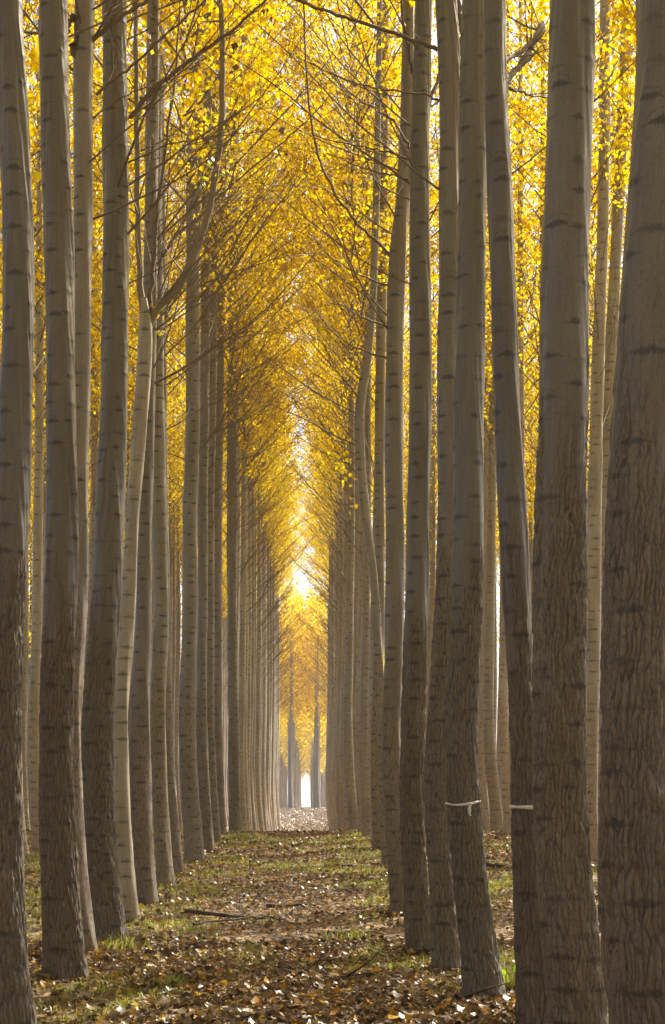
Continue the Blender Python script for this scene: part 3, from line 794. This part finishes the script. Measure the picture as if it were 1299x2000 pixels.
for X in ROWS_R + [14.6, 17.9, 21.2, 24.5, 27.8]:
    for d in np.arange(-26 + (X * .37) % 2.4, 100, 2.45):
        x, y = X + float(rng.normal(0, .09)), float(d + rng.normal(0, .2))
        if X == 4.72 and 23 < y < 33: continue
        lim = {4.72: 100, 8.0: 90, 11.3: 95}.get(X, 0)
        if in_view(x, y) and y < lim:
            generic_tree(x, y, 'pale background poplar glimpsed between the right row trunks', 'background rows right of the avenue', float(np.interp(y, [30, 60, 100], [9, 11, 13.2]) + rng.normal(0, .7)), 0, (1, 3, 5, 6) if y < 45 else (3, 5, 6))
        else:
            lod_spots.append((x, y))

for d in np.arange(-26, 5, 2.45):
    lod_spots += [(-1.95, float(d) + 2.4), (1.35, float(d))]
# background trees that can be told apart in the gaps
for (x, y, lab) in [
    (-5.29, 33.4, 'pale thin poplar in the gap between the two nearest left trunks'),
    (4.73, 41.8, 'pale poplar in the middle of the gap between the two ribbon trees'),
    (4.76, 39.4, 'pale poplar at the right side of the gap between the two ribbon trees'),
    (4.60, 44.2, 'pale poplar at the left side of the gap between the two ribbon trees'),
    (-5.25, 70.1, 'distant thin poplar in the gap left of the clear standing left row trunk'),
    (-5.38, 43.1, 'pale poplar just left of the swept base left row trunk'),
    (-8.53, 51.5, 'distant poplar low in the gap beside the leftmost trunk'),
    (1.31, 45.8, 'widest slender trunk of the right row past the crest'),
    (1.39, 38.4, 'slender right row trunk just left of the crooked bent poplar'),
    (-1.87, 50.0, 'slender poplar first in the crowded left row past the crest')]:
    c_ = [o for o in col.objects if o.type == 'EMPTY' and o.name.startswith('poplar_tree') and o.get('group') != 'poplars planted along the avenue']
    best = min(c_, key=lambda o: (o.location.x - x) ** 2 + (o.location.y - y) ** 2)
    best['label'] = lab

# simplified trees that read only as a mass: deep rows of this block, and the next block beyond the clearing
def mass(name, spots, base_n, leaf, mats, label, seed, sides=7, hmin=9.8, tpow=1.0):
    g = np.random.default_rng(seed)
    acc = Acc(); lp = []
    for (x, y) in spots:
        z = float(zg(x, y)); lean = g.normal(0, .1)
        pts = np.array([[x, y, z - .1], [x - .1, y, z + 2.0], [x - .1 + lean * .3, y, z + 6], [x + lean, y, z + 13], [x + lean, y, z + 22]])
        acc.tube(pts, [.16, .132, .115, .075, .02], sides)
        n_leaf = base_n * 3 if 190 < y < 214 else base_n
        hm = float(np.interp(y, [196, 440], [11.3, 8.4])) if y > 190 else hmin
        t = g.uniform(0, 1, n_leaf) ** tpow
        prof = 2.5 * np.minimum(1, .62 + t * 2.2) * (1 - .5 * np.maximum(0, t - .2) / .8)
        a = g.uniform(0, 6.283, n_leaf); rr = np.sqrt(g.uniform(.03, 1, n_leaf)) * prof
        # clumped along ascending shoots
        ca, cz = np.cos(a) * rr, hm + t * 14 + rr * .9 - .6
        lp.append(np.stack([x + lean + ca, y + np.sin(a) * rr, z + cz], 1) + g.normal(0, .15, (n_leaf, 3)))
        for k in range(9):
            az = g.uniform(0, 6.28); zz = z + g.uniform(6, 12)
            acc.tube(np.array([[x, y, zz], [x + math.cos(az) * 1.1, y + math.sin(az) * 1.1, zz + .7], [x + math.cos(az) * 1.8, y + math.sin(az) * 1.8, zz + 1.7]]), [.020, .014, .007], 3)
    v1, f1 = acc.get()
    v2, t2 = leaf_quads(np.vstack(lp), leaf, g)
    nq, nt_ = len(f1[0]), len(f1[1])
    mi = np.concatenate([np.zeros(nq + nt_, int), np.ones(len(t2), int)])
    o = link(name, mesh_np(name, np.vstack([v1, v2]), [f1[0], np.vstack([f1[1], t2 + len(v1)])], mats, mat_idx=mi, smooth=mi == 0))
    return tag(o, label, kind='stuff')

M['far_bark'] = plain('far_bark', (.26, .22, .165), (.36, .31, .24), 2)
mass('background_grove', lod_spots, 430, .17, [M['far_bark'], M['leaf']], 'dense mass of poplars filling the plantation behind the visible rows', 71, tpow=1.8)
far = [(X + float(rng.normal(0, .2)), float(d + rng.normal(0, .5))) for X in (-8.55, -5.25, -1.95, 1.35, 4.65, 7.95) for d in np.arange(196, 446, 2.6)]
far += [(x_ + float(rng.normal(0, .1)), float(448 + 4 * q)) for q in range(3) for x_ in np.concatenate([np.arange(-9, -1.75, .42), np.arange(1.3, 8.5, .42)])]
mass('far_grove', far, 300, .32, [M['far_bark'], M['leaf']], 'distant poplar block beyond the clearing at the end of the path', 72, sides=6, hmin=11.2)

# ------------------------------------------------------------------ leaf litter
def litter_mesh(name, x, y, size, g, mat, up=.01):
    n = len(x)
    z = zg(x, y) + up + g.uniform(0, .018, n)
    yaw = g.uniform(0, 6.283, n)
    tilt = np.abs(g.normal(0, .38, n)); tilt = np.where(g.uniform(0, 1, n) < .08, tilt + .7, tilt)
    ta = g.uniform(0, 6.283, n)
    nrm = np.stack([np.sin(tilt) * np.cos(ta), np.sin(tilt) * np.sin(ta), np.cos(tilt)], 1)
    d = np.stack([np.cos(yaw), np.sin(yaw), np.zeros(n)], 1)
    d -= nrm * (d * nrm).sum(1)[:, None]; d /= np.linalg.norm(d, axis=1)[:, None]
    s = np.cross(nrm, d)
    p = np.stack([x, y, z + size * np.sin(tilt) * .45], 1)
    S = size[:, None]
    def pt(a, b_, h): return p + d * S * a + s * S * b_ + nrm * S * h
    cu = lambda lo, hi: g.uniform(lo, hi, n)[:, None]
    v = np.stack([pt(-.45, 0, cu(-.05, .15)), pt(-.12, .46, cu(-.1, .32)), pt(.56, 0, cu(-.15, .3)), pt(-.12, -.46, cu(-.1, .32)), pt(-.05, 0, 0 * cu(0, 1))], 1).reshape(-1, 3)
    i = np.arange(n)[:, None] * 5
    t = np.concatenate([i + [[0, 4, 1]], i + [[1, 4, 2]], i + [[2, 4, 3]], i + [[3, 4, 0]]])
    return mesh_np(name, v, t, mat)

def scatter(n, y0, y1, power, g, margin=.7):
    y = y0 + (y1 - y0) * g.uniform(0, 1, n) ** power
    lo, hi = -600 * y / F - margin, 699 * y / F + margin
    return lo + (hi - lo) * g.uniform(0, 1, n), y

g = np.random.default_rng(21)
sets = [scatter(52000, 9.2, 17, 1.0, g), scatter(80000, 17, 46, .85, g)]
x = np.concatenate([s[0] for s in sets]); y = np.concatenate([s[1] for s in sets])
grassy = vnoise(x * .55 + 3, y * .33, 41) * .65 + vnoise(x * 1.7, y * 1.1, 42) * .35
keep = g.uniform(0, 1, len(x)) > np.clip((grassy - .46) * 3.2, 0, .75)
x, y = x[keep], y[keep]
# leaves drifted up against the feet of the near trunks
bx, by = [], []
for key, (foot, ax) in AX.items():
    r0 = ax(.1)[2]; n_ = int(150 * min(1, 16 / HERO[key]['d']))
    a_ = g.uniform(0, 6.283, n_); rr_ = r0 * 1.05 + np.abs(g.normal(0, .10, n_))
    bx.append(foot[0] + np.cos(a_) * rr_); by.append(foot[1] + np.sin(a_) * rr_)
x = np.concatenate([x] + bx); y = np.concatenate([y] + by)
size = g.uniform(.032, .072, len(x)) * (1 + np.clip(y - 18, 0, 30) * .008)
litter = link('leaf_litter', litter_mesh('leaf_litter', x, y, size, g, M['litter']))
tag(litter, 'carpet of fallen brown poplar leaves covering the forest floor', kind='stuff')
x, y = scatter(22000, 90, 195, 1.0, g, 0)
x = g.uniform(-3.2, 3.2, len(x))
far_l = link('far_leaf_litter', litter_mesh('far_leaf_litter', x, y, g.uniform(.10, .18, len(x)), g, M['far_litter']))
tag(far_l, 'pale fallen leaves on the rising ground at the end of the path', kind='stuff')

# single leaves nearest the camera
def leaf_outline(seed):
    g = np.random.default_rng(seed)
    prof = [(0, 0), (.05, .20), (.14, .40), (.27, .49), (.42, .44), (.60, .30), (.78, .15), (1.0, 0)]
    left = [(a, w) for a, w in prof]; right = [(a, -w) for a, w in prof[-2:0:-1]]
    ring = np.array(left + right) * [1, 1] + g.normal(0, .012, (len(left) + len(right), 2))
    cu = g.uniform(.1, .7); cv = g.uniform(-.3, .5); tw = g.uniform(-.4, .4)
    z = lambda a, w: cu * w * w * 1.6 + cv * (a - .4) ** 2 + tw * w * (a - .4)
    v = [(a - .4, w, z(a, w)) for a, w in ring] + [(-.1, 0, z(.3, 0)), (.2, 0, z(.6, 0))]
    k = len(ring); t = []
    for i in range(k):
        j = (i + 1) % k
        c = k if (ring[i][0] + ring[j][0]) / 2 < .45 else k + 1
        t.append((i, j, c))
    ia = [i for i in range(k) if (ring[i][0] + ring[(i + 1) % k][0]) / 2 < .45 and (ring[(i + 1) % k][0] + ring[(i + 2) % k][0]) / 2 >= .45]
    for i in range(k):
        p_, n_ = (i - 1) % k, (i + 1) % k
        c1 = (ring[p_][0] + ring[i][0]) / 2 < .45; c2 = (ring[i][0] + ring[n_][0]) / 2 < .45
        if c1 != c2: t.append((i, k + 1, k) if c1 else (i, k, k + 1))
    nv = len(v)                                   # stalk
    v += [(-.4, .012, z(0, 0)), (-.4, -.012, z(0, 0)), (-.75, .008, z(0, 0) + g.uniform(-.05, .15))]
    t.append((nv, nv + 1, nv + 2))
    return mesh_np('fallen_leaf', np.array(v), np.array(t), M['fallen'], smooth=False)
LEAFS = [leaf_outline(600 + k) for k in range(8)]
g = np.random.default_rng(22)
x, y = scatter(300, 10.6, 14.5, 1.3, g, -.1)
for k in range(300):
    s = float(g.uniform(.07, .115))
    link('fallen_leaf', LEAFS[k % 8], ground, loc=(float(x[k]), float(y[k]), float(zg(x[k], y[k])) + .035 + .01 * float(g.uniform())),
         rot=(float(g.normal(0, .35)), float(g.normal(0, .35)), float(g.uniform(0, 6.28))), scale=(s, s, s))

# ------------------------------------------------------------------ grass
def blades(x, y, h, g, wid=.005):
    n = len(x)
    z = zg(x, y)
    az = g.uniform(0, 6.283, n); lean = g.uniform(.1, .9, n)
    dx, dy = np.cos(az), np.sin(az)
    w = wid * g.uniform(.6, 1.4, n)
    pa = g.uniform(0, 6.283, n); sx, sy = np.cos(pa) * w, np.sin(pa) * w
    b0 = np.stack([x - sx, y - sy, z - .01], 1); b1 = np.stack([x + sx, y + sy, z - .01], 1)
    mx, my, mz = x + dx * h * lean * .3, y + dy * h * lean * .3, z + h * .6
    m0 = np.stack([mx - sx * .7, my - sy * .7, mz], 1); m1 = np.stack([mx + sx * .7, my + sy * .7, mz], 1)
    tp = np.stack([x + dx * h * lean, y + dy * h * lean, z + h * (1 - .35 * lean)], 1)
    v = np.stack([b0, b1, m1, m0, tp], 1).reshape(-1, 3)
    i = np.arange(n)[:, None] * 5
    return v, np.concatenate([i + [[0, 1, 2]], i + [[0, 2, 3]], i + [[3, 2, 4]]])
g = np.random.default_rng(23)
x, y = scatter(330000, 10, 46, .9, g)
grassy = vnoise(x * .55 + 3, y * .33, 41) * .65 + vnoise(x * 1.7, y * 1.1, 42) * .35
row = np.exp(-((x + 1.55) / .5) ** 2) * .10 + np.exp(-((x - .75) / .45) ** 2) * .08 * (y > 14)
keep = g.uniform(0, 1, len(x)) < np.clip((grassy + row - .51) * 4.5, 0, .9)
x, y = x[keep], y[keep]
fine = vnoise(x * 6, y * 6, 44) > .38
x, y = x[fine], y[fine]
v, t = blades(x, y, g.uniform(.025, .09, len(x)), g, .0040 + np.clip(y - 12, 0, 30) * .00018)
grass = tag(link('grass', mesh_np('grass', v, t, M['grass'])), 'short green grass growing in patches through the fallen leaves', kind='stuff')

def tuft(px, py, d, n, spread, hmax, label, seed):
    g = np.random.default_rng(seed)
    c = P(px, py, d)
    x = c[0] + g.normal(0, spread, n); y = c[1] + g.normal(0, spread, n)
    v, t = blades(x, y, g.uniform(.4, 1, n) * hmax, g, .006)
    z0 = float(zg(c[0], c[1]))
    v -= [c[0], c[1], z0]
    o = link('grass_tuft', mesh_np('grass_tuft', v, t, M['grass']), loc=(c[0], c[1], z0))
    return tag(o, label, 'grass', 'grass tufts beside the path')
tuft(335, 1925, 13.3, 90, .07, .17, 'bright green grass tuft near the bottom left of the path', 1)
tuft(235, 1850, 16.0, 110, .12, .22, 'tall grass tuft at the foot of the swept left trunk', 2)
tuft(690, 1825, 17.2, 90, .10, .18, 'bright grass tuft left of the bare based right trunk', 3)
tuft(1003, 1925, 13.0, 80, .06, .24, 'tall grass tuft between the two ribbon trees', 4)

# green seedling between the ribbon trees
c = P(999, 1895, 13.2); z0 = float(zg(c[0], c[1]))
sd = tag(empty('seedling', (c[0], c[1], z0)), 'small bright green broad leaved seedling between the two ribbon trees', 'plant')
acc = Acc(); acc.tube(np.array([[0, 0, -.02], [.01, 0, .08], [0, .01, .17]]), [.004, .003, .002], 5)
link('stem', acc.mesh('stem', M['leaf_green']), sd)
mg_, ntg, og = new_mat('seedling_leaf'); bb = NB(ntg)
dfn = bb.n('ShaderNodeBsdfDiffuse'); dfn.inputs[0].default_value = (.22, .42, .02, 1)
trn = bb.n('ShaderNodeBsdfTranslucent'); trn.inputs[0].default_value = (.3, .5, .02, 1)
mxn = bb.n('ShaderNodeMixShader'); ntg.links.new(dfn.outputs[0], mxn.inputs[1]); ntg.links.new(trn.outputs[0], mxn.inputs[2]); ntg.links.new(mxn.outputs[0], og.inputs[0])
lm = LEAFS[0].copy(); lm.materials.clear(); lm.materials.append(mg_)
for k, (zz, az, s) in enumerate([(.07, .4, .11), (.10, 2.4, .12), (.14, 4.4, .10), (.17, 5.6, .08)]):
    link('leaf', lm, sd, loc=(math.cos(az) * s * .6, math.sin(az) * s * .6, zz), rot=(1.1, .2, az), scale=(s, s, s))

# ------------------------------------------------------------------ fallen wood
def fallen(name, line, r0, r1, label, seed, twigs=4, lift=.02, sides=8, cat='branch'):
    """line: photo points on the ground with their distances"""
    g = np.random.default_rng(seed)
    pts = np.array([P(px, py, d) for px, py, d in line])
    pts[:, 2] = zg(pts[:, 0], pts[:, 1]) + lift + r0
    n = len(pts); s = np.linspace(0, n - 1, 4 * (n - 1) + 1)
    pp = np.stack([np.interp(s, np.arange(n), pts[:, k]) for k in range(3)], 1)
    pp[1:-1] += g.normal(0, .008, (len(pp) - 2, 3))
    root = pp[0].copy(); root[2] = float(zg(root[0], root[1]))
    e = tag(empty(name, root), label, cat)
    acc = Acc(); acc.tube(pp - root, np.linspace(r0, r1, len(pp)) * g.uniform(.88, 1.12, len(pp)), sides)
    link('stem', acc.mesh('stem', M['deadwood']), e)
    for k in range(twigs):
        i = g.integers(1, len(pp) - 1)
        dd = (pp[i + 1] - pp[i]); dd /= np.linalg.norm(dd)
        dd = dd * .8 + g.normal(0, .6, 3) * [1, 1, .35]
        tp = curve_pts(pp[i] - root, dd, g.uniform(.15, .5), 4, .0, g, .12)
        tp[:, 2] = np.maximum(tp[:, 2], .02)
        acc = Acc(); acc.tube(tp, np.linspace(r1 * .9, .002, 5), 4)
        link('twig', acc.mesh('twig', M['deadwood']), e)
    return e
fallen('fallen_branch', [(362,1796,19.2), (420,1799,19.0), (475,1800,18.9)], .026, .018, 'thick grey broken branch lying across the left half of the path', 1, 2, .04)
fallen('fallen_branch', [(378,1822,17.9), (430,1812,18.4), (480,1803,18.75), (530,1800,18.9), (580,1818,18.2)], .015, .006, 'thin forked branch crossing under the thick broken branch on the path', 2, 9, .05)
fallen('fallen_branch', [(520,1772,20.3), (560,1768,20.4), (600,1762,20.6)], .03, .012, 'short dark twiggy branch in the middle of the path beyond the broken branch', 3, 7, .02)
fallen('fallen_branch', [(545,1902,14.1), (590,1905,14.0), (640,1912,13.8), (680,1910,13.8)], .022, .014, 'dark stick half buried in leaves at the bottom middle of the path', 4, 4, .015)
fallen('fallen_branch', [(660,1690,27.4), (690,1687,27.7), (720,1683,28.0)], .032, .02, 'short dark stick at the right of the path near the crest', 5, 2, .02)
fallen('fallen_branch', [(940,1688,27.5), (960,1690,27.3), (982,1690,27.2)], .05, .03, 'short black log between the two ribbon trees far behind', 6, 1, .02)
fallen('fallen_branch', [(890,1948,12.2), (906,1942,12.25), (912,1936,12.3)], .028, .018, 'black stub of wood against the foot of the ribbon knotted tree', 7, 2, .02)

# ------------------------------------------------------------------ ribbons tied round two trunks
def ribbon(key, py, hpx, label, tilt, sag, tail=None):
    foot, ax = AX[key]; d = HERO[key]['d']
    z = CAM_H + (VY - py) * d / F
    cx, cy, r = ax(z - foot[2])
    hw = hpx * d / F
    n = 72; th = np.linspace(0, 2 * np.pi, n, endpoint=False)
    rr = r + .014 + .004 * np.sin(th * 3)
    zc = tilt * np.cos(th) - sag * np.maximum(0, -np.sin(th)) ** 2 * (1 - .5 * np.cos(th))
    tw = .5 + .5 * np.abs(np.sin(th * 1.5 + .4))
    ring = lambda ro, dz: np.stack([(rr + ro) * np.cos(th), (rr + ro) * np.sin(th), zc + dz * tw], 1)
    v = np.vstack([ring(0, -hw / 2), ring(.002, 0), ring(0, hw / 2), ring(-.002, hw / 2), ring(-.002, -hw / 2)])
    q = []
    for a in range(5):
        b_ = (a + 1) % 5
        for i in range(n): q.append((a * n + i, a * n + (i + 1) % n, b_ * n + (i + 1) % n, b_ * n + i))
    e = tag(empty('ribbon', (foot[0] + cx, foot[1] + cy, z)), label, 'ribbon')
    link('band', mesh_np('band', v, np.array(q), M['ribbon'], smooth=True), e)
    if tail:
        a = -math.pi / 2 + tail
        px_, py_ = (r + .03) * math.cos(a), (r + .03) * math.sin(a)
        g = np.random.default_rng(3)
        for s_, L in ((-1, .085), (1, .06)):
            zz = np.linspace(0, -L, 6); xx = px_ + s_ * .004 + .008 * np.sin(zz * 40)
            yy = py_ - .006 - .01 * np.abs(np.sin(zz * 25))
            z1 = zz - sag * .8
            A = np.stack([xx - .008, yy, z1], 1); B = np.stack([xx + .008, yy + .003, z1], 1)
            v = np.vstack([A, B, A + [0, .0015, 0], B + [0, .0015, 0]])
            q = []
            for i in range(5):
                q += [(i, i + 6, i + 7, i + 1), (12 + i, 13 + i, 19 + i, 18 + i), (i, i + 1, 13 + i, 12 + i), (6 + i, 18 + i, 19 + i, 7 + i)]
            link('tail', mesh_np('tail', v, np.array(q), M['ribbon']), e)
        acc = Acc(); acc.tube(np.array([[px_ - .012, py_ - .004, -sag * .8], [px_, py_ - .012, -sag * .8 + .003], [px_ + .012, py_ - .004, -sag * .8]]), [.006, .010, .006], 8)
        link('knot', acc.mesh('knot', M['ribbon']), e)
    return e
ribbon('R4', 1567, 5.5, 'thin white ribbon tied in a knot round the right row trunk', .008, .016, tail=.28)
ribbon('R3', 1577, 8.5, 'flat white ribbon band round the trunk behind the thick furrowed one', -.004, .0)

# ------------------------------------------------------------------ last leaves on the near twigs
def leaf_spray(key, px, py, n, spread, size, mat, name, seed, dy=0.0):
    d = HERO[key]['d']; foot, ax = AX[key]
    g = np.random.default_rng(seed)
    c = P(px, py, d) - foot; c[1] = dy
    v, t = leaf_quads(c + g.normal(0, spread, (n, 3)) * [1, .7, 1], size, g, 1.2)
    return tag(link(name, mesh_np(name, v, t, mat), HERO_OBJ[key]), kind='stuff')
for k, (key, px, py, n, sp) in enumerate([('L4', 405, 232, 14, .08), ('L4', 372, 178, 8, .06), ('L4', 415, 330, 16, .11), ('L4', 395, 345, 8, .06), ('L4', 300, 610, 14, .06), ('L4', 315, 652, 5, .03), ('L4', 265, 642, 3, .02), ('L4', 440, 300, 14, .12), ('L4', 300, 80, 7, .06), ('L4', 350, 190, 6, .05), ('L4', 255, 140, 6, .06)]):
    leaf_spray(key, px, py, n, sp, .06, M['leaf_green'], 'leaf_cluster', 700 + k, -.05)
for k, (key, px, py, n, sp, s) in enumerate([('L2b', 142, 28, 5, .05, .11), ('L2b', 150, 62, 7, .05, .11), ('L2b', 146, 85, 5, .04, .11), ('L4', 463, 85, 4, .04, .09), ('L4', 466, 140, 4, .04, .09), ('L6', 552, 250, 5, .04, .09), ('L6', 545, 300, 3, .03, .08), ('L6', 562, 305, 2, .02, .08), ('L4', 518, 24, 3, .03, .08)]):
    leaf_spray(key, px, py, n, sp, s, M['leaf_dead'], 'withered_leaves', 720 + k, -.05)
for k, (key, px, py, n, sp) in enumerate([('L12', 480, 925, 10, .1), ('L11', 470, 915, 8, .12), ('R9', 670, 900, 26, .22), ('R9', 690, 980, 6, .12), ('R8', 665, 915, 16, .2)]):
    leaf_spray(key, px, py, n, sp, .08, M['leaf'], 'leaf_cluster', 740 + k)

# ------------------------------------------------------------------ air
hv, hf = [], []
for z in (-3.0, 32.0):
    for (x_, y_) in ((-4020, -320), (4020, -320), (4020, 5520), (-4020, 5520)): hv.append((x_, y_, z))
hf = np.array([(3, 2, 1, 0), (4, 5, 6, 7), (0, 1, 5, 4), (1, 2, 6, 5), (2, 3, 7, 6), (3, 0, 4, 7)])
mh, nth, oh = new_mat('hazy_air')
pv = nth.nodes.new('ShaderNodeVolumePrincipled')
pv.inputs['Color'].default_value = (.93, .93, .95, 1)
pv.inputs['Density'].default_value = .0004
pv.inputs['Anisotropy'].default_value = .1
nth.links.new(pv.outputs[0], oh.inputs['Volume'])
haze = tag(link('haze', mesh_np('haze', np.array(hv), hf, mh)), 'pale sunlit haze hanging in the avenue', kind='stuff')
